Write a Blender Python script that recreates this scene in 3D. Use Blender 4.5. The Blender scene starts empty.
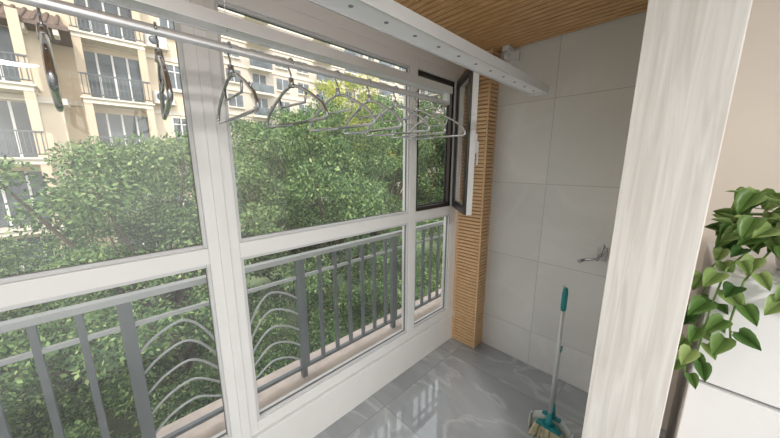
import bpy, math, random
import numpy as np
from mathutils import Vector, Matrix
random.seed(7); np.random.seed(7)
S=bpy.context.scene
# ---------------------------------------------------------------- materials
def nm(name):
    m=bpy.data.materials.new(name); m.use_nodes=True
    nt=m.node_tree; b=nt.nodes.get('Principled BSDF'); return m,nt,b
def N(nt,t,**k):
    n=nt.nodes.new(t)
    for a,v in k.items(): setattr(n,a,v)
    return n
def plain(name,col,rough=.5,metal=0,var=.06,scale=6,emit=0,bump=0):
    m,nt,b=nm(name)
    tc=N(nt,'ShaderNodeTexCoord'); no=N(nt,'ShaderNodeTexNoise'); no.inputs['Scale'].default_value=scale; no.inputs['Detail'].default_value=4
    nt.links.new(tc.outputs['Object'],no.inputs['Vector'])
    r=N(nt,'ShaderNodeValToRGB')
    r.color_ramp.elements[0].position=.3; r.color_ramp.elements[1].position=.7
    r.color_ramp.elements[0].color=tuple(max(0,c*(1-var)) for c in col)+(1,)
    r.color_ramp.elements[1].color=tuple(min(1,c*(1+var)) for c in col)+(1,)
    nt.links.new(no.outputs['Fac'],r.inputs['Fac']); nt.links.new(r.outputs['Color'],b.inputs['Base Color'])
    b.inputs['Roughness'].default_value=rough; b.inputs['Metallic'].default_value=metal
    if bump:
        bp=N(nt,'ShaderNodeBump'); bp.inputs['Strength'].default_value=bump; bp.inputs['Distance'].default_value=.01
        nt.links.new(no.outputs['Fac'],bp.inputs['Height']); nt.links.new(bp.outputs['Normal'],b.inputs['Normal'])
    return m
def tilemat(name,c1,c2,vein,grout,rough,axes,w,h,off=(0,0),veinamt=.5,scale=1.6,mortar=.0025,ior=1.5,stretch=(1,1,1)):
    m,nt,b=nm(name); L=nt.links.new
    tc=N(nt,'ShaderNodeTexCoord'); sp=N(nt,'ShaderNodeSeparateXYZ'); L(tc.outputs['Object'],sp.inputs[0])
    cb=N(nt,'ShaderNodeCombineXYZ')
    for i,a in enumerate(axes):
        ad=N(nt,'ShaderNodeMath',operation='ADD'); ad.inputs[1].default_value=off[i]+50*(w if i==0 else h)
        L(sp.outputs[a],ad.inputs[0]); L(ad.outputs[0],cb.inputs[i])
    br=N(nt,'ShaderNodeTexBrick'); br.offset=0; br.squash=1
    br.inputs['Scale'].default_value=1; br.inputs['Brick Width'].default_value=w; br.inputs['Row Height'].default_value=h
    br.inputs['Mortar Size'].default_value=mortar; br.inputs['Mortar Smooth'].default_value=.2; br.inputs['Bias'].default_value=0
    br.inputs['Color1'].default_value=(0,0,0,1); br.inputs['Color2'].default_value=(1,1,1,1)
    L(cb.outputs[0],br.inputs['Vector'])
    vm=N(nt,'ShaderNodeVectorMath',operation='SCALE'); vm.inputs['Scale'].default_value=7.3; L(br.outputs['Color'],vm.inputs[0])
    st=N(nt,'ShaderNodeVectorMath',operation='MULTIPLY'); st.inputs[1].default_value=stretch; L(tc.outputs['Object'],st.inputs[0])
    va=N(nt,'ShaderNodeVectorMath',operation='ADD'); L(st.outputs[0],va.inputs[0]); L(vm.outputs[0],va.inputs[1])
    n1=N(nt,'ShaderNodeTexNoise'); n1.inputs['Scale'].default_value=scale; n1.inputs['Detail'].default_value=8; n1.inputs['Distortion'].default_value=1.2
    L(va.outputs[0],n1.inputs['Vector'])
    r=N(nt,'ShaderNodeValToRGB'); r.color_ramp.elements[0].position=.3; r.color_ramp.elements[1].position=.7
    r.color_ramp.elements[0].color=c1+(1,); r.color_ramp.elements[1].color=c2+(1,); L(n1.outputs['Fac'],r.inputs['Fac'])
    n2=N(nt,'ShaderNodeTexNoise'); n2.inputs['Scale'].default_value=scale*.9; n2.inputs['Detail'].default_value=7; n2.inputs['Distortion'].default_value=.7
    vb=N(nt,'ShaderNodeVectorMath',operation='ADD'); vb.inputs[1].default_value=(3,8,1); L(va.outputs[0],vb.inputs[0]); L(vb.outputs[0],n2.inputs['Vector'])
    rv=N(nt,'ShaderNodeValToRGB'); e=rv.color_ramp.elements; e[0].position=.47; e[0].color=(0,0,0,1); e[1].position=.5; e[1].color=(1,1,1,1)
    e2=rv.color_ramp.elements.new(.53); e2.color=(0,0,0,1); L(n2.outputs['Fac'],rv.inputs['Fac'])
    mu=N(nt,'ShaderNodeMath',operation='MULTIPLY'); mu.inputs[1].default_value=veinamt; L(rv.outputs['Color'],mu.inputs[0])
    mx=N(nt,'ShaderNodeMixRGB'); L(mu.outputs[0],mx.inputs[0]); L(r.outputs['Color'],mx.inputs[1]); mx.inputs[2].default_value=vein+(1,)
    mg=N(nt,'ShaderNodeMixRGB'); L(br.outputs['Fac'],mg.inputs[0]); L(mx.outputs[0],mg.inputs[1]); mg.inputs[2].default_value=grout+(1,)
    L(mg.outputs[0],b.inputs['Base Color']); b.inputs['Roughness'].default_value=rough; b.inputs['IOR'].default_value=ior
    bp=N(nt,'ShaderNodeBump'); bp.invert=True; bp.inputs['Strength'].default_value=.3; bp.inputs['Distance'].default_value=.002
    L(br.outputs['Fac'],bp.inputs['Height']); L(bp.outputs['Normal'],b.inputs['Normal'])
    return m
def woodmat(name,ca,cb_,stretch,rough=.45,scale=14):
    m,nt,b=nm(name); L=nt.links.new
    tc=N(nt,'ShaderNodeTexCoord'); mp=N(nt,'ShaderNodeMapping'); mp.inputs['Scale'].default_value=stretch; L(tc.outputs['Object'],mp.inputs[0])
    no=N(nt,'ShaderNodeTexNoise'); no.inputs['Scale'].default_value=scale; no.inputs['Detail'].default_value=7; no.inputs['Distortion'].default_value=1.0
    L(mp.outputs[0],no.inputs['Vector'])
    r=N(nt,'ShaderNodeValToRGB'); r.color_ramp.elements[0].position=.32; r.color_ramp.elements[1].position=.62
    r.color_ramp.elements[0].color=ca+(1,); r.color_ramp.elements[1].color=cb_+(1,)
    L(no.outputs['Fac'],r.inputs['Fac']); L(r.outputs['Color'],b.inputs['Base Color']); b.inputs['Roughness'].default_value=rough
    bp=N(nt,'ShaderNodeBump'); bp.inputs['Strength'].default_value=.15; bp.inputs['Distance'].default_value=.003
    L(no.outputs['Fac'],bp.inputs['Height']); L(bp.outputs['Normal'],b.inputs['Normal'])
    return m
def glassmat(name,haze=.07,tint=(.985,.99,.987)):
    m,nt,b=nm(name); L=nt.links.new; nt.nodes.remove(b); out=nt.nodes['Material Output']
    tr=N(nt,'ShaderNodeBsdfTransparent'); tr.inputs[0].default_value=tint+(1,)
    gl=N(nt,'ShaderNodeBsdfGlossy'); gl.inputs['Roughness'].default_value=.01
    lw=N(nt,'ShaderNodeLayerWeight'); lw.inputs['Blend'].default_value=.5
    pw=N(nt,'ShaderNodeMath',operation='POWER'); pw.inputs[1].default_value=5; L(lw.outputs['Facing'],pw.inputs[0])
    ma=N(nt,'ShaderNodeMath',operation='MULTIPLY_ADD'); ma.inputs[1].default_value=.8; ma.inputs[2].default_value=.08; L(pw.outputs[0],ma.inputs[0])
    mx=N(nt,'ShaderNodeMixShader'); L(ma.outputs[0],mx.inputs[0]); L(tr.outputs[0],mx.inputs[1]); L(gl.outputs[0],mx.inputs[2])
    tc=N(nt,'ShaderNodeTexCoord'); no=N(nt,'ShaderNodeTexNoise'); no.inputs['Scale'].default_value=2.5; no.inputs['Detail'].default_value=5
    L(tc.outputs['Object'],no.inputs['Vector'])
    ml=N(nt,'ShaderNodeMath',operation='MULTIPLY'); ml.inputs[1].default_value=haze*2; L(no.outputs['Fac'],ml.inputs[0])
    df=N(nt,'ShaderNodeBsdfTranslucent'); df.inputs[0].default_value=(.88,.9,.9,1)
    m2=N(nt,'ShaderNodeMixShader'); L(ml.outputs[0],m2.inputs[0]); L(mx.outputs[0],m2.inputs[1]); L(df.outputs[0],m2.inputs[2])
    L(m2.outputs[0],out.inputs[0]); return m
def leafmat(name,stops,rough=.5,trans=.35):
    m,nt,b=nm(name); L=nt.links.new; out=nt.nodes['Material Output']
    g=N(nt,'ShaderNodeNewGeometry'); r=N(nt,'ShaderNodeValToRGB'); el=r.color_ramp.elements
    el[0].position=stops[0][0]; el[0].color=stops[0][1]+(1,); el[1].position=stops[-1][0]; el[1].color=stops[-1][1]+(1,)
    for p,c in stops[1:-1]:
        e=el.new(p); e.color=c+(1,)
    L(g.outputs['Random Per Island'],r.inputs['Fac']); L(r.outputs['Color'],b.inputs['Base Color']); b.inputs['Roughness'].default_value=rough
    t=N(nt,'ShaderNodeBsdfTranslucent'); L(r.outputs['Color'],t.inputs[0])
    mx=N(nt,'ShaderNodeMixShader'); mx.inputs[0].default_value=trans; L(b.outputs[0],mx.inputs[1]); L(t.outputs[0],mx.inputs[2]); L(mx.outputs[0],out.inputs[0])
    return m
M={}
M['white']=plain('white_upvc',(.78,.78,.78),.35,var=.02)
M['whiteb']=plain('white_bead',(.60,.61,.62),.4,var=.02)
M['gasket']=plain('gasket_rubber',(.14,.14,.14),.6)
M['dark']=plain('dark_bronze_frame',(.035,.028,.028),.35)
M['glass']=glassmat('window_glass',.06)
M['screen']=glassmat('screen_mesh',.03,(.72,.72,.72))
M['floor']=tilemat('grey_marble_tile',(.31,.335,.355),(.43,.455,.475),(.68,.70,.71),(.26,.27,.28),.05,(0,1),.8,.8,(.45,.36),.38,2.0,.0025,1.85,(1.6,.7,1))
M['wallt']=tilemat('cream_wall_tile',(.69,.69,.675),(.77,.77,.755),(.82,.82,.81),(.48,.48,.46),.28,(1,2),1.2,.6,(-.72,-.3),.35,1.2,.002)
M['cream']=plain('cream_wall_paint',(.76,.69,.62),.7,var=.03,scale=2)
M['ceilw']=plain('ceiling_white_paint',(.8,.79,.77),.8,var=.02)
M['plast']=plain('white_plaster',(.76,.76,.75),.6,var=.02)
M['woodY']=woodmat('orange_wood_crosswise',(.60,.31,.13),(.80,.49,.24),(6,.5,6))
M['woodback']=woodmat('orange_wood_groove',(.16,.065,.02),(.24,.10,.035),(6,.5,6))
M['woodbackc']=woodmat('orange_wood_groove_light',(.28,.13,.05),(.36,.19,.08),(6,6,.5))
M['woodZ']=woodmat('orange_wood_column',(.62,.38,.19),(.80,.55,.32),(1,1,8))
M['ash']=woodmat('white_ash_veneer',(.64,.61,.58),(.79,.775,.755),(5,5,.28),.5,8)
M['alu']=plain('brushed_aluminium',(.72,.72,.73),.35,.7,var=.04)
M['aluw']=plain('white_aluminium',(.80,.80,.81),.3,.1,var=.02)
M['hole']=plain('dark_hole',(.2,.2,.21),.6)
M['steel']=plain('hanger_steel',(.42,.43,.45),.22,.95)
M['clear']=plain('hanger_plastic',(.50,.52,.54),.15,.6)
M['rail']=plain('railing_painted_steel',(.13,.15,.16),.4,.2)
M['railw']=plain('railing_pale_steel_sky_sheen',(.38,.40,.405),.4,.2)  # pale scrollwork steel; also carries the rails' sky reflection as base colour
M['ledge']=plain('ledge_concrete',(.55,.46,.40),.8,var=.15,scale=10)
M['fridge']=plain('fridge_enamel',(.80,.80,.81),.3,var=.01)
M['fgap']=plain('fridge_gap',(.12,.12,.12),.6)
M['teal']=plain('teal_plastic',(.01,.22,.24),.35)
M['pole']=plain('broom_pole',(.55,.58,.58),.3,.3)
M['bris']=plain('broom_bristles',(.66,.60,.40),.8,var=.25,scale=60)
M['pan']=plain('dustpan_plastic',(.66,.70,.67),.4)
M['pot']=plain('pot_ceramic',(.75,.73,.7),.3)
M['soil']=plain('soil',(.06,.04,.025),.9,var=.3,scale=40)
M['stem']=plain('plant_stem',(.16,.26,.06),.5)
M['poth']=leafmat('pothos_leaf',[(0,(.05,.12,.03)),(.5,(.12,.23,.055)),(1,(.34,.45,.16))],.35,.2)
M['leaf']=leafmat('tree_leaf',[(0,(.025,.065,.028)),(.45,(.09,.18,.06)),(.85,(.22,.35,.12)),(1,(.45,.56,.25))],.6,.4)
M['leafy']=leafmat('tree_leaf_yellow',[(0,(.16,.24,.04)),(.5,(.38,.45,.08)),(1,(.70,.64,.12))])
M['bark']=plain('bark',(.10,.075,.055),.9,var=.3,scale=10)
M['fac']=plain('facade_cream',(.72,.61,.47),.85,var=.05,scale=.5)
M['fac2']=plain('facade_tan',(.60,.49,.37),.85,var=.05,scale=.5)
M['facg']=plain('facade_far',(.58,.52,.46),.85,var=.05,scale=.3)
M['trimf']=plain('facade_trim',(.74,.68,.59),.8)
M['bglass']=plain('building_glass',(.12,.14,.16),.15,var=.4,scale=.7)
M['rooft']=plain('brown_roof_tile',(.14,.10,.085),.7,var=.2)
M['ac']=plain('ac_white',(.75,.75,.74),.5)
def ground():
    m,nt,b=nm('ground_lawn'); L=nt.links.new
    tc=N(nt,'ShaderNodeTexCoord'); n=N(nt,'ShaderNodeTexNoise'); n.inputs['Scale'].default_value=.25; n.inputs['Detail'].default_value=8
    L(tc.outputs['Object'],n.inputs['Vector']); r=N(nt,'ShaderNodeValToRGB'); e=r.color_ramp.elements
    e[0].position=.35; e[0].color=(.04,.09,.03,1); e[1].position=.65; e[1].color=(.16,.2,.1,1)
    L(n.outputs['Fac'],r.inputs[0]); L(r.outputs[0],b.inputs['Base Color']); b.inputs['Roughness'].default_value=.9; return m
M['ground']=ground()
# ---------------------------------------------------------------- mesh builder
class MB:
    def __init__(s): s.v=[];s.f=[];s.m=[];s.sm=[];s.mats=[];s.T=Matrix.Identity(4)
    def mi(s,k):
        if k not in s.mats: s.mats.append(k)
        return s.mats.index(k)
    def add(s,vs,fs,k,smooth=False):
        o=len(s.v); i=s.mi(k)
        s.v+= [tuple(s.T@Vector(v)) for v in vs]
        for f in fs: s.f.append([a+o for a in f]); s.m.append(i); s.sm.append(smooth)
    def box(s,x0,x1,y0,y1,z0,z1,k):
        vs=[(x,y,z) for x in(x0,x1) for y in(y0,y1) for z in(z0,z1)]
        s.add(vs,[(0,1,3,2),(4,6,7,5),(0,4,5,1),(2,3,7,6),(0,2,6,4),(1,5,7,3)],k)
    def frame(s,x0,x1,z0,z1,w,y0,y1,k):
        s.box(x0,x0+w,y0,y1,z0,z1,k); s.box(x1-w,x1,y0,y1,z0,z1,k)
        s.box(x0+w,x1-w,y0,y1,z0,z0+w,k); s.box(x0+w,x1-w,y0,y1,z1-w,z1,k)
    def tube(s,path,r,k,seg=8,cap=True):
        P=[Vector(p) for p in path]; n=len(P); rs=r if isinstance(r,(list,tuple)) else [r]*n
        vs=[];fs=[]; up=None
        for i,p in enumerate(P):
            t=(P[min(i+1,n-1)]-P[max(i-1,0)]).normalized()
            if up is None:
                up=Vector((0,0,1)) if abs(t.z)<.9 else Vector((1,0,0))
            u=(up-t*up.dot(t)).normalized(); w=t.cross(u); up=u
            for j in range(seg):
                a=2*math.pi*j/seg; vs.append(p+(u*math.cos(a)+w*math.sin(a))*rs[i])
        for i in range(n-1):
            for j in range(seg):
                a=i*seg+j; b=i*seg+(j+1)%seg; fs.append((a,b,b+seg,a+seg))
        if cap: fs.append(tuple(range(seg))[::-1]); fs.append(tuple((n-1)*seg+j for j in range(seg)))
        s.add(vs,fs,k,True)
    def lathe(s,prof,c,k,seg=24):
        vs=[];fs=[]
        for r,z in prof:
            for j in range(seg):
                a=2*math.pi*j/seg; vs.append((c[0]+r*math.cos(a),c[1]+r*math.sin(a),c[2]+z))
        for i in range(len(prof)-1):
            for j in range(seg):
                a=i*seg+j;b=i*seg+(j+1)%seg; fs.append((a,b,b+seg,a+seg))
        fs.append(tuple(range(seg))[::-1]); fs.append(tuple((len(prof)-1)*seg+j for j in range(seg)))
        s.add(vs,fs,k,True)
    def obj(s,name,bevel=0):
        me=bpy.data.meshes.new(name); me.from_pydata(s.v,[],s.f)
        for k in s.mats: me.materials.append(M[k])
        me.polygons.foreach_set('material_index',s.m); me.polygons.foreach_set('use_smooth',s.sm); me.update()
        o=bpy.data.objects.new(name,me); S.collection.objects.link(o)
        if bevel:
            b=o.modifiers.new('bevel','BEVEL'); b.width=bevel; b.segments=2; b.limit_method='ANGLE'
        return o
# ---------------------------------------------------------------- room shell
D=2.3; H=2.5; WY=1.375
b=MB(); b.box(-2.5,D,-5,1.48,-.12,0,'floor'); b.obj('floor')
b=MB(); b.box(D,D+.15,.15,1.48,0,2.75,'wallt'); b.obj('wall_far')
b=MB(); b.box(D,D+.15,-5,.15,0,2.75,'cream'); b.obj('wall_living')
b=MB(); b.box(1.205,D,-.045,.145,0,2.75,'wallt'); b.obj('wall_partition')
b=MB(); b.box(1.185,1.205,-.05,.15,0,2.7,'ash'); b.box(1.205,D,-.052,-.045,0,2.7,'cream'); b.box(1.205,1.30,.145,.152,0,2.5,'ash'); b.obj('trim_1',.002)
b=MB(); b.box(-2.65,-2.5,-5,1.48,0,2.75,'plast'); b.obj('wall_left')
b=MB(); b.box(-2.5,D,-5,-.05,2.7,2.8,'ceilw'); b.obj('ceiling_living')
b=MB(); b.box(-2.5,1.185,-.05,.15,2.38,2.8,'ash'); b.obj('trim_2')
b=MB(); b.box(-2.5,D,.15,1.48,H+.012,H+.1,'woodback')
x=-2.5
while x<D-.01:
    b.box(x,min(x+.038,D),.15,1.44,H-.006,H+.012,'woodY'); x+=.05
b.obj('ceiling')
b=MB(); b.box(-2.5,D,WY,1.48,0,.25,'plast'); b.box(-2.5,D,WY-.02,1.48,.25,.27,'white'); b.obj('wall_window',.003)
b=MB(); b.box(-2.5,D,WY,1.48,2.35,2.5,'white'); b.obj('trim_3',.003)
b=MB(); b.box(-2.5,D,WY+.12,1.60,2.5,2.8,'fac'); b.obj('wall_exterior')
b=MB(); b.box(-2.5,D+.3,1.49,1.80,.08,.24,'ledge'); b.box(-2.5,D+.3,1.49,1.66,-6,.08,'ledge'); b.obj('balcony_ledge')
# ---------------------------------------------------------------- windows
def glazed(b,x0,x1,z0,z1,glass='glass'):
    b.frame(x0-.014,x1+.014,z0-.014,z1+.014,.014,WY+.006,WY+.03,'whiteb')
    b.frame(x0-.004,x1+.004,z0-.004,z1+.004,.006,WY+.02,WY+.034,'gasket')
    b.add([(x0,WY+.033,z0),(x1,WY+.033,z0),(x1,WY+.033,z1),(x0,WY+.033,z1)],[(0,1,2,3)],glass)
Z0,Z1,Z2,Z3=.35,1.21,1.31,2.27
def bars(b,X0,x0,x1,X1):
    y0,y1=WY,WY+.07
    b.box(X0,x0-.014,y0,y1,.27,2.35,'white'); b.box(x1+.014,X1,y0,y1,.27,2.35,'white')
    for a,c in((.27,Z0-.014),(Z1+.014,Z2-.014),(Z3+.014,2.35)): b.box(x0-.014,x1+.014,y0,y1,a,c,'white')
b=MB(); bars(b,-1.0,-.9,.24,.312); glazed(b,-.9,.24,Z0,Z1); glazed(b,-.9,.24,Z2,Z3)
b.obj('window_1',.003)
b=MB(); bars(b,.318,.39,1.51,1.56); glazed(b,.39,1.51,Z0,Z1); glazed(b,.39,1.51,Z2,Z3)
b.box(.295,.335,WY-.012,WY+.0,.27,2.35,'white'); b.obj('window_2',.003)
b=MB(); bars(b,1.56,1.61,2.04,2.16); glazed(b,1.61,2.04,Z0,Z1)
b.frame(1.596,2.054,Z2-.014,Z3+.014,.03,WY+.012,WY+.05,'dark')
b.frame(1.622,2.028,Z2+.012,Z3-.012,.012,WY+.045,WY+.06,'dark')
b.add([(1.63,WY+.052,Z2+.02),(2.02,WY+.052,Z2+.02),(2.02,WY+.052,Z3-.02),(1.63,WY+.052,Z3-.02)],[(0,1,2,3)],'screen')
phi=math.radians(45); hx,hy=2.09,WY-.005
b.T=Matrix.Translation((hx,hy,0))@Matrix.Rotation(math.pi+phi,4,'Z')
w=.45; z0s,z1s=Z2-.02,Z3+.02
b.frame(0,w,z0s,z1s,.05,-.005,.035,'white')
b.frame(0,w,z0s,z1s,.056,-.022,-.005,'dark')
b.add([(.05,.008,z0s+.05),(w-.05,.008,z0s+.05),(w-.05,.008,z1s-.05),(.05,.008,z1s-.05)],[(0,1,2,3)],'glass')
b.frame(.05,w-.05,z0s+.05,z1s-.05,.012,-.012,-.004,'gasket')
b.box(w-.035,w-.015,.035,.05,1.72,1.85,'white'); b.box(w-.032,w-.018,.05,.062,1.64,1.80,'white')
b.T=Matrix.Identity(4)
for hz in(1.42,2.15): b.tube([(hx+.0,hy-.004,hz-.04),(hx,hy-.004,hz+.04)],.009,'white')
b.obj('window_3',.003)
b=MB(); bars(b,-2.5,-2.4,-1.1,-1.003); glazed(b,-2.4,-1.1,Z0,Z1); glazed(b,-2.4,-1.1,Z2,Z3); b.obj('window_4',.003)
# ---------------------------------------------------------------- wooden slat column
b=MB(); cx0,cx1,cy0,cy1=2.165,D,1.15,1.374
b.box(cx0,cx1,cy0,cy1,0,H-.008,'woodbackc')
z=.004
while z<H-.035:
    b.box(cx0-.012,cx1,cy0-.012,cy0,z,z+.022,'woodZ'); b.box(cx0-.012,cx0,cy0,cy1,z,z+.022,'woodZ'); z+=.030
b.box(cx0-.017,cx0-.004,cy0-.017,cy0-.004,0,H-.008,'woodZ')
b.box(cx0-.015,cx0,cy1-.018,cy1,0,H-.008,'woodZ')
b.obj('wood_slat_column',.0015)
# ---------------------------------------------------------------- drying rack
b=MB()
X1=1.60
b.box(-1.2,X1,.548,.618,2.0,2.024,'aluw')
b.box(-1.2,X1,.542,.548,1.995,2.030,'alu'); b.box(-1.2,X1,.618,.624,1.995,2.030,'alu')
b.box(X1,X1+.02,.54,.626,1.992,2.032,'whiteb')
x=-1.1
while x<X1-.02:
    b.lathe([(.006,0),(.006,.002)],(x,.583,1.9985),'hole',10)
    x+=.11
XP=1.42
b.box(-1.2,XP,.975,1.03,2.035,2.062,'aluw')
b.box(-1.2,XP,.970,.976,2.03,2.066,'alu'); b.box(-1.2,XP,1.029,1.035,2.03,2.066,'alu')
b.tube([(-1.2,1.0,1.985),(XP,1.0,1.985)],.0125,'alu',12)
b.tube([(-1.2,1.12,2.03),(XP+.02,1.12,2.03)],.010,'alu',12)
for x in(-1.18,-.5,XP-.03): b.box(x,x+.025,.985,1.015,1.99,2.04,'whiteb')
for x in(-1.19,XP-.02): b.box(x,x+.02,1.03,1.125,2.035,2.045,'alu')
for x in(-1.0,.30):
    for y in(.58,1.0): b.tube([(x,y,2.03),(x,y,H-.03)],.0015,'steel',6)
    b.box(x-.04,x+.04,.5,1.06,H-.04,H-.010,'aluw')
b.obj('clothes_drying_rack',.002)
def hanger(x,k,r=.0045,w=.205,yaw=0,zt=1.985+.0125+.0045):
    b=MB(); b.T=Matrix.Translation((x,1.0,zt))@Matrix.Rotation(yaw,4,'Z')
    hook=[(0,.017*math.cos(a),-.017+.017*math.sin(a)) for a in np.linspace(math.radians(185),math.radians(-30),14)]
    hook+=[(0,.008,-.035),(0,0,-.05),(0,0,-.085)]
    b.tube(hook,.003,'steel',8)
    b.tube([(0,0,-.062),(0,0,-.092)],[.008,.011],k,10)
    sh=[(0,0,-.085),(0,.05,-.098),(0,.11,-.128),(0,.17,-.165),(0,w,-.192),(0,w+.004,-.203),(0,w-.008,-.211)]
    full=[(p[0],-p[1],p[2]) for p in sh[::-1]]+sh[1:]
    full=full+[(0,0,-.213)]
    full=[(0,0,-.213)]+full
    b.tube(full,r,k,8)
    b.tube([(0,-.085,-.118),(0,-.075,-.150),(0,.075,-.150),(0,.085,-.118)],r*.75,k,6)
    for s in(-1,1): b.tube([(0,s*.14,-.147),(0,s*.145,-.137),(0,s*.152,-.143),(0,s*.15,-.153)],.0025,k,6)
    b.obj('clothes_hanger')
for x,k,r,yaw in[(-.065,'steel',.007,.06),(.13,'steel',.006,-.08),(.30,'steel',.005,.0),(.49,'steel',.0055,.10),(.68,'clear',.0055,.12),(.84,'clear',.0055,.0),(1.0,'clear',.0055,.1),(1.15,'clear',.005,-.08),(1.30,'clear',.005,.04)]:
    hanger(x,k,r,.188,yaw)
b=MB(); b.box(2.17,2.298,1.02,1.07,2.455,2.488,'aluw'); b.box(2.27,2.298,.99,1.09,2.40,2.47,'aluw')
b.T=Matrix.Translation((2.2,1.045,2.43))@Matrix.Rotation(math.pi/2,4,'X'); b.lathe([(.02,-.012),(.028,-.010),(.018,0),(.028,.010),(.02,.012)],(0,0,0),'aluw'); b.T=Matrix.Identity(4)
b.obj('cable_pulley',.003)
b=MB(); b.box(2.275,2.298,.305,.355,1.01,1.10,'whiteb')
b.tube([(2.275,.33,1.055),(2.225,.33,1.055)],.011,'steel',10)
b.tube([(2.228,.345,1.02),(2.228,.325,1.075),(2.228,.318,1.135)],.008,'steel'); b.tube([(2.228,.33,1.035),(2.228,.41,1.01)],.008,'steel')
b.tube([(2.235,.41,1.01),(2.175,.43,1.008)],[.010,.012],'steel',10)
b.obj('crank_handle',.002)
# ---------------------------------------------------------------- broom + dustpan
bx,by=1.68,.375
b=MB()
b.tube([(bx,by,.16),(bx,by,.88)],.0105,'pole',12)
b.tube([(bx,by,.86),(bx,by,.875),(bx,by,.96),(bx,by,.985),(bx,by,.995)],[.012,.0145,.0145,.012,.006],'teal',12)
b.tube([(bx,by+.0,.985),(bx,by+.012,.998),(bx,by+.0,1.01),(bx,by-.012,.998),(bx,by,.985)],.003,'teal',6)
b.tube([(bx,by,.115),(bx,by,.15),(bx,by,.20)],[.026,.018,.013],'teal',12)
def prism(b,y0,y1,y0b,y1b,x0,x1,z1,z0,k):
    vs=[(bx+x0,by+y0b,z0),(bx+x1,by+y0b,z0),(bx+x1,by+y1b,z0),(bx+x0,by+y1b,z0),(bx+x0,by+y0,z1),(bx+x1,by+y0,z1),(bx+x1,by+y1,z1),(bx+x0,by+y1,z1)]
    b.add(vs,[(0,3,2,1),(4,5,6,7),(0,1,5,4),(1,2,6,5),(2,3,7,6),(3,0,4,7)],k)
prism(b,-.03,.03,-.07,.07,-.02,.02,.125,.10,'teal')
for i in range(320):
    t=random.uniform(-1,1); xx=random.uniform(-.017,.017)
    b.tube([(bx+xx,by+t*.068,.102),(bx+xx*1.5,by+t*.10,.004)],.0024,'bris',4,False)
b.obj('broom')
b=MB()
prf=[(-.115,.004),(.115,.004),(.10,.11),(.05,.15),(-.05,.15),(-.10,.11)]
def plate(x0,x1,k,sc=1):
    vs=[(x0,by+.0+p[0]*sc,p[1]) for p in prf]+[(x1,by+p[0]*sc,p[1]) for p in prf]; n=len(prf)
    b.add(vs,[tuple(range(n)),tuple(range(n,2*n))[::-1]]+[(i,i+n,(i+1)%n+n,(i+1)%n) for i in range(n)],k)
ox=bx+.05
plate(ox,ox+.004,'pan')
for s in(-1,1): b.box(ox-.05+.02,ox+.004,by+s*.114-.003,by+s*.114+.003,.004,.10,'pan')
b.box(ox-.025,ox+.006,by-.05,by+.05,.145,.152,'teal')
b.tube([(ox,by,.14),(ox-.008,by-.0,.24)],[.02,.012],'teal',10)
b.tube([(ox-.008,by,.22),(ox-.026,by-.0,.62)],.009,'pole',10)
b.box(bx+.011,ox-.005,by-.012,by+.012,.60,.625,'teal')
b.obj('dustpan')
# ---------------------------------------------------------------- refrigerator
b=MB(); fy0,fy1=-.70,-.107
b.box(1.50,2.02,fy0,fy1,.03,1.272,'fridge'); b.box(1.485,1.50,fy0+.01,fy1-.01,.04,1.265,'fgap')
b.box(1.445,1.485,fy0,fy1,.875,1.28,'fridge'); b.box(1.445,1.485,fy0,fy1,.05,.862,'fridge')
b.box(1.47,2.02,fy0,fy1,1.272,1.282,'fridge')
for x in(1.55,1.95):
    for y in(fy0+.06,fy1-.06): b.tube([(x,y,0),(x,y,.035)],.02,'fgap')
b.box(1.437,1.446,fy0+.03,fy0+.05,.95,1.15,'alu'); b.box(1.437,1.446,fy0+.03,fy0+.05,.55,.80,'alu')
b.obj('refrigerator',.012)
# ---------------------------------------------------------------- pothos
b=MB(); pc=(1.66,-.33,1.283)
b.lathe([(.065,0),(.07,.01),(.092,.13),(.098,.14),(.098,.155),(.088,.155),(.086,.13)],pc,'pot'); b.lathe([(.084,.125),(.084,.135)],pc,'soil')
half=[(0,0),(.2,-.13),(.42,-.08),(.5,.12),(.44,.4),(.25,.74),(0,1.05)]
def heart(b,pos,dirv,nor,L):
    d=Vector(dirv).normalized(); n=Vector(nor); n=(n-d*n.dot(d)).normalized(); s=d.cross(n)
    vs=[]
    pts=half+[(-a,c) for a,c in half[1:-1]]
    for a,c in pts:
        vs.append(Vector(pos)+s*a*L*.85+d*c*L+n*(abs(a)*.28-.22*c*c)*L)
    mid=[Vector(pos)+d*.35*L+n*(-.03)*L, Vector(pos)+d*.7*L+n*(-.108)*L]
    o=len(vs); vs+=mid
    fs=[]
    for q in([0,1,2,3,4,5,6],[0,7,8,9,10,11,6]):
        fs+=[(q[0],q[1],q[2],o),(q[2],q[3],o),(q[3],q[4],o),(q[4],o+1,o),(q[4],q[5],o+1),(q[5],q[6],o+1)]
    b.add(vs,fs,'poth',True)
rnd=random.Random(11)
P0=Vector((1.64,-.33,1.42))
for i in range(130):
    a=rnd.uniform(math.radians(60),math.radians(300)); el=rnd.uniform(-.2,1.1); r=rnd.uniform(.08,.29)
    dv=Vector((math.cos(a)*math.cos(el),math.sin(a)*math.cos(el),math.sin(el)*.6))
    st=P0+Vector((rnd.uniform(-.05,.05),rnd.uniform(-.05,.05),0)); en=st+dv*r+Vector((-.02,.03,0))
    en.y=min(en.y,-.13)
    mid=(st+en)/2+Vector((0,0,.03)); b.tube([st,mid,en],.002,'stem',5,False)
    out=Vector((dv.x*.6,min(dv.y+rnd.uniform(-.6,.5),.3),rnd.uniform(-1.0,.3)))
    heart(b,en,out,Vector((-.6+rnd.uniform(-.5,.5),rnd.uniform(-.5,.6),.8)),rnd.uniform(.04,.075))
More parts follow.
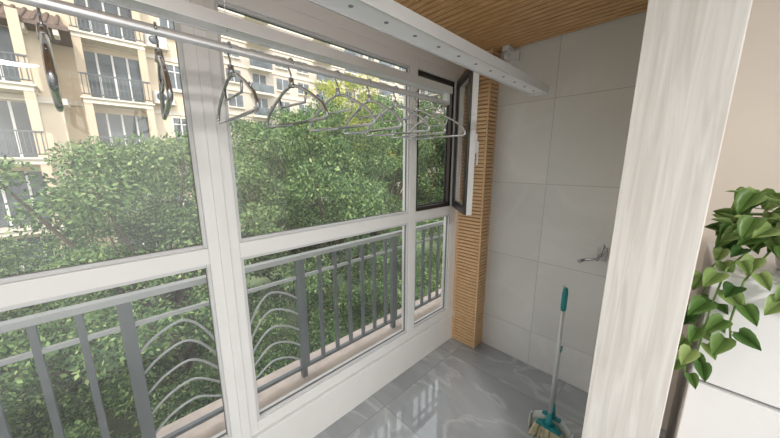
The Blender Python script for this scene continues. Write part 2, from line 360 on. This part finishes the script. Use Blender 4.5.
vines=[[(1.62,-.28,1.42),(1.52,-.20,1.40),(1.42,-.13,1.31),(1.405,-.115,1.18),(1.41,-.11,1.05),(1.40,-.105,.96)],
       [(1.60,-.30,1.42),(1.50,-.22,1.38),(1.41,-.17,1.28),(1.39,-.16,1.14),(1.40,-.175,1.06)],
       [(1.62,-.26,1.42),(1.58,-.16,1.38),(1.50,-.10,1.28),(1.46,-.092,1.12),(1.45,-.09,.98),(1.45,-.09,.88)],
       [(1.60,-.34,1.42),(1.48,-.30,1.37),(1.41,-.27,1.29),(1.40,-.26,1.24)]]
for vi in vines:
    pts=[]
    for i in range(len(vi)-1):
        for t in np.linspace(0,1,5,endpoint=False): pts.append(Vector(vi[i]).lerp(Vector(vi[i+1]),t))
    pts.append(Vector(vi[-1])); b.tube(pts,.0028,'stem',6)
    for i,p in enumerate(pts[3:]):
        if i%2==0:
            sd=1 if i%4==0 else -1
            out=Vector((rnd.uniform(-.7,-.1),sd*rnd.uniform(.1,.5) if sd>0 else sd*rnd.uniform(.2,.8),rnd.uniform(-.9,-.1)))
            e=p+Vector((-.02,sd*.015,.012)); b.tube([p,e],.0018,'stem',5,False)
            heart(b,e,out,Vector((-1,sd*.2,.6)),rnd.uniform(.042,.072))
b.obj('potted_pothos')
# ---------------------------------------------------------------- outdoor railing
b=MB(); RY=1.62
b.box(-2.5,2.6,RY-.022,RY+.022,1.065,1.093,'railw'); b.box(-2.5,2.6,RY-.010,RY+.010,.94,.957,'railw'); b.box(-2.5,2.6,RY-.012,RY+.012,.30,.32,'rail')
oc=.365
for xx in np.arange(-2.45,2.6,.12):
    if -.04<xx-.0<.74 : continue
    b.box(xx-.011,xx+.011,RY-.011,RY+.011,.32,1.065,'rail')
for xx in(-.03,.76): b.box(xx-.017,xx+.017,RY-.017,RY+.017,.24,1.065,'rail')
for xx in(-1.6,1.6,2.55): b.box(xx-.017,xx+.017,RY-.017,RY+.017,.24,1.065,'rail')
def catm(P,n=10):
    out=[]; Q=[P[0]]+P+[P[-1]]
    for i in range(1,len(Q)-2):
        for t in np.linspace(0,1,n,endpoint=False):
            r=[]
            for c in range(2):
                a,b_,c_,d_=Q[i-1][c],Q[i][c],Q[i+1][c],Q[i+2][c]
                r.append(.5*((2*b_)+(-a+c_)*t+(2*a-5*b_+4*c_-d_)*t*t+(-a+3*b_-3*c_+d_)*t**3))
            out.append(r)
    out.append(list(P[-1])); return out
for i,zi in enumerate((.42,.53,.64,.75,.86)):
    for s in(-1,1):
        h=zi-.32
        P=[(.006+.004*i,.32),(.035,.32+.45*h),(.11,.32+.86*h),(.20,zi+.035),(.30,zi+.01),(.378,zi-.05)]
        b.tube([(oc+s*p[0],RY,p[1]) for p in catm(P)],.0065,'railw',6)
b.tube([(oc,RY,.32),(oc,RY,.94)],.006,'railw',6)
b.obj('balcony_railing')
# ---------------------------------------------------------------- exterior
b=MB(); b.box(-90,140,1.7,160,-6.2,-6,'ground'); b.obj('ground')
def leaves(b,centers,radii,n,k,size):
    c=np.array(centers); r=np.array(radii); w=(r[:,0]**2); idx=np.random.choice(len(c),n,p=w/w.sum())
    d=np.random.normal(size=(n,3)); d/=np.linalg.norm(d,axis=1)[:,None]
    p=c[idx]+d*r[idx]*np.random.uniform(.5,1.2,(n,1))
    t=np.random.normal(size=(n,3))*.7+d*.6; t[:,2]-=.3; t/=np.linalg.norm(t,axis=1)[:,None]
    nn=d*.6+np.random.normal(size=(n,3))*.5+np.array([0,0,.5]); s=np.cross(t,nn); s/=np.linalg.norm(s,axis=1)[:,None]
    L=np.random.uniform(.7,1.3,(n,1))*size
    v=np.stack([p,p+t*L*.5+s*L*.24,p+t*L,p+t*L*.5-s*L*.24],1).reshape(-1,3)
    o=len(b.v); i=b.mi(k); b.v+=[tuple(q) for q in v.tolist()]
    b.f+=[[o+4*j,o+4*j+1,o+4*j+2,o+4*j+3] for j in range(n)]; b.m+=[i]*n; b.sm+=[False]*n
def treemesh(seed,n,k,size):
    np.random.seed(seed); rr=random.Random(seed); b=MB(); cs=[];rs=[]
    for i in range(78):
        d=np.random.normal(size=3); d/=np.linalg.norm(d); q=rr.uniform(.4,1.15)
        cs.append((d[0]*2.2*q,d[1]*2.2*q,d[2]*2.5*q)); s=rr.uniform(.24,.6); rs.append((s,s,s*.6))
    leaves(b,cs,rs,n,k,size)
    b.tube([(0,0,-7),(.05,0,-4),(0,.05,-2),(.1,0,0)],[.2,.17,.14,.07],'bark',10)
    for c in cs[::2]:
        z0=rr.uniform(-3,-.5); b.tube([(0,0,z0),(c[0]*.5,c[1]*.5,(z0+c[2])/2+.2),c],[.06,.04,.012],'bark',5,False)
    o=b.obj('tree'); return o
t1=treemesh(1,62000,'leaf',.082); t2=treemesh(2,62000,'leaf',.078); ty=treemesh(5,14000,'leafy',.12)
def place(src,x,y,top,sc=1,rz=0,first=False):
    o=src if first else bpy.data.objects.new('tree',src.data)
    if not first: S.collection.objects.link(o)
    o.location=(x,y,top-2.8*sc); o.scale=(sc,sc,sc*1.0); o.rotation_euler=(0,0,rz)
place(t1,-3.4,7.2,.5,1.0,0,True); place(t2,.5,7.0,2.5,1.0,1,True)
place(t1,4.1,6.8,3.2,1.0,2); place(t2,6.9,7.6,4.0,1.1,3); place(t1,10.5,7.2,4.6,1.15,4.4); place(t2,14.5,7,5,1.2,.6)
place(t1,19,8,5.4,1.2,.9); place(t2,-7,8,.6,1.1,2.2)
place(t2,2.1,10,3.0,1.2,.3); place(t1,-2.5,11,.3,1.2,5); place(t2,6.0,12,4.4,1.3,4); place(t1,12,13,5.5,1.4,3.3)
place(t1,-1.2,4.6,-1.6,.75,.5); place(t2,2.2,4.9,-1.0,.8,2.6); place(t1,5,4.6,-.2,.8,2.6); place(t2,-3.6,5.0,-2.0,.8,4); place(t2,8,4.4,.3,.8,2.6)
place(ty,8.4,10.6,5.4,.9,0,True); place(ty,5.8,8.9,4.3,.6,1)
def bay_window(b,x,y,z,w=1.5,h=1.5):
    b.frame(x-w/2-.08,x+w/2+.08,z-.08,z+h+.08,.1,y-.08,y+.02,'trimf')
    b.box(x-w/2,x+w/2,y-.03,y,z,z+h,'bglass'); b.box(x-.03,x+.03,y-.06,y-.03,z,z+h,'ac'); b.box(x-w/2,x+w/2,y-.06,y-.03,z+h*.7,z+h*.7+.05,'ac')
    b.box(x-w/2-.15,x+w/2+.15,y-.18,y,z-.16,z-.08,'trimf')
def balcony(b,x,y,z,w=3.4,d=1.2):
    b.box(x-w/2+.15,x+w/2-.15,y-.03,y,z,z+2.3,'bglass')
    for i in range(5):
        xx=x-w/2+.15+(w-.3)*i/4; b.box(xx-.04,xx+.04,y-.07,y-.03,z,z+2.3,'ac')
    b.box(x-w/2,x+w/2,y-d,y,z-.28,z-.02,'trimf'); b.box(x-w/2-.08,x+w/2+.08,y-d-.08,y,z-.08,z,'trimf')
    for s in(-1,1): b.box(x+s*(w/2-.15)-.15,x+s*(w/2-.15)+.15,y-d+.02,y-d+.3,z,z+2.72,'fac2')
    b.box(x-w/2,x+w/2,y-d-.02,y-d+.04,z+1.02,z+1.08,'rail'); b.box(x-w/2,x+w/2,y-d,y-d+.03,z+.12,z+.16,'rail')
    for i in range(int(w/.16)):
        xx=x-w/2+.08+i*.16; b.box(xx-.015,xx+.015,y-d,y-d+.03,z+.12,z+1.04,'rail')
def acunit(b,x,y,z):
    b.box(x-.45,x+.45,y-.42,y-.04,z,z+.62,'ac')
    b.T=Matrix.Translation((x-.1,y-.42,z+.31))@Matrix.Rotation(math.pi/2,4,'X'); b.lathe([(.22,0),(.22,.015),(.05,.02)],(0,0,0),'bglass',16); b.T=Matrix.Identity(4)
    b.box(x-.5,x+.5,y-.5,y,z-.06,z,'trimf')
b=MB()
YA=21.5; YB=20.1
b.box(-30,5.0,YA,YA+10,-6,16,'fac')
zf=[-3.9,-1.0,1.9,4.8,7.7,10.6]
b.box(-14,-1.2,YB,YA,-6,7.4,'fac')
for z in zf:
    if z<5: 
        balcony(b,-3.4,YB,z,3.2); balcony(b,-10.5,YB,z,3.6); bay_window(b,-6.9,YB,z+.9); acunit(b,-8.1,YB,z+.1)
    if z>6: balcony(b,-5,YA,z,3.6); bay_window(b,-9,YA,z+.9)
    balcony(b,.8,YA,z,2.6,1.0); acunit(b,2.7,YA,z+.2); b.box(-1.2,5.0,YA-.1,YA,z-.35,z-.15,'trimf')
    bay_window(b,3.4,YA,z+1.1,.8,1.3)
b.box(-14.2,-1.0,YB-.2,YA,3.7+.55,3.7+.8,'trimf')
def roof(b,x0,x1,yf,yb,z0,z1):
    b.add([(x0,yf,z0),(x1,yf,z0),(x1-.5,yb,z1),(x0+.5,yb,z1),(x0,yf,z0-.15),(x1,yf,z0-.15),(x1,yb,z0-.15),(x0,yb,z0-.15)],[(0,1,2,3),(4,7,6,5),(0,4,5,1),(1,5,6,2),(0,3,7,4)],'rooft')
    xx=x0+.2
    while xx<x1-.3:
        b.tube([(xx,yf,z0+.02),(xx,yb,z1+.02)],.07,'rooft',6); xx+=.32
    xx=x0+.4
    while xx<x1-.3: b.box(xx-.08,xx+.08,yf+.05,yf+.7,z0-.38,z0-.15,'trimf'); xx+=.9
roof(b,-14.8,-.5,YB-1.0,YA,7.3,8.4)
b.box(-30.2,5.2,YA-.4,YA+10.2,15.6,16.1,'trimf')
b.obj('apartment_building')
def tower(name,x0,x1,y,z1,fm='facg',sp=3.2):
    b=MB(); b.box(x0,x1,y,y+14,-6,z1,fm); z=-4
    while z<z1-2:
        x=x0+1.0; i=0
        while x<x1-1.6:
            b.box(x,x+1.7,y-.03,y+.02,z+.9,z+2.4,'bglass'); b.box(x+.82,x+.88,y-.08,y-.02,z+.9,z+2.4,'ac'); b.box(x-.1,x+1.8,y-.25,y,z+.72,z+.88,'trimf')
            if i%3==1: b.box(x-.6,x+2.3,y-1.1,y,z-.25,z,'trimf'); b.box(x-.6,x+2.3,y-1.1,y-1.05,z,z+1.0,'bglass')
            x+=sp; i+=1
        b.box(x0-.1,x1+.1,y-.12,y,z-.15,z+.05,'trimf')
        z+=3
    b.box(x0-.5,x1+.5,y-.5,y+14.5,z1,z1+.8,'trimf'); b.obj(name)
tower('apartment_tower',11,30,42,33); tower('apartment_tower',33,60,52,44); tower('apartment_tower',62,100,56,48); tower('apartment_tower',4.5,12,60,24)
# ---------------------------------------------------------------- lights / world
w=bpy.data.worlds.new('World'); S.world=w; w.use_nodes=True; nt=w.node_tree; bg=nt.nodes['Background']
sky=nt.nodes.new('ShaderNodeTexSky'); sky.sky_type='NISHITA'; sky.sun_disc=False; sky.sun_elevation=math.radians(48); sky.sun_rotation=math.radians(200); sky.air_density=1.6; sky.dust_density=3.5
mx=nt.nodes.new('ShaderNodeMixRGB'); mx.inputs[0].default_value=.7; mx.inputs[2].default_value=(1.0,1.0,1.0,1)
sc=nt.nodes.new('ShaderNodeVectorMath'); sc.operation='SCALE'; sc.inputs['Scale'].default_value=.12
nt.links.new(sky.outputs[0],sc.inputs[0]); nt.links.new(sc.outputs[0],mx.inputs[1]); nt.links.new(mx.outputs[0],bg.inputs[0]); bg.inputs[1].default_value=2.5
sl=bpy.data.lights.new('sun','SUN'); sl.energy=3.0; sl.angle=math.radians(2); sl.color=(1,.93,.82)
so=bpy.data.objects.new('sun',sl); S.collection.objects.link(so); so.rotation_euler=Vector((-.35,-.75,.95)).to_track_quat('Z','Y').to_euler(); so.location=(0,-10,15)
b=MB(); b.lathe([(.25,0),(.25,.04),(.22,.06)],(-.6,-1.8,2.635),'ceilw'); b.obj('added_lamp_body')  # unseen fixture, added to house the interior fill light
la=bpy.data.lights.new('added_fill_light','AREA'); la.shape='DISK'; la.size=.45; la.energy=95; la.color=(1,.96,.91)  # added fill light that lifts the room brightness, out of view
lo=bpy.data.objects.new('added_fill_light',la); S.collection.objects.link(lo); lo.location=(-.6,-1.8,2.61)
# ---------------------------------------------------------------- camera
S.view_settings.view_transform='Standard'
cam=bpy.data.cameras.new('camera'); co=bpy.data.objects.new('camera',cam); S.collection.objects.link(co); S.camera=co
cam.sensor_width=36; cam.lens=285/780*36; cam.clip_start=.02; cam.clip_end=400
th=math.radians(11.0); az=math.radians(46)
d=Vector((math.cos(az)*math.cos(th),math.sin(az)*math.cos(th),-math.sin(th)))
co.location=(0,0,1.65); co.rotation_euler=d.to_track_quat('-Z','Y').to_euler()
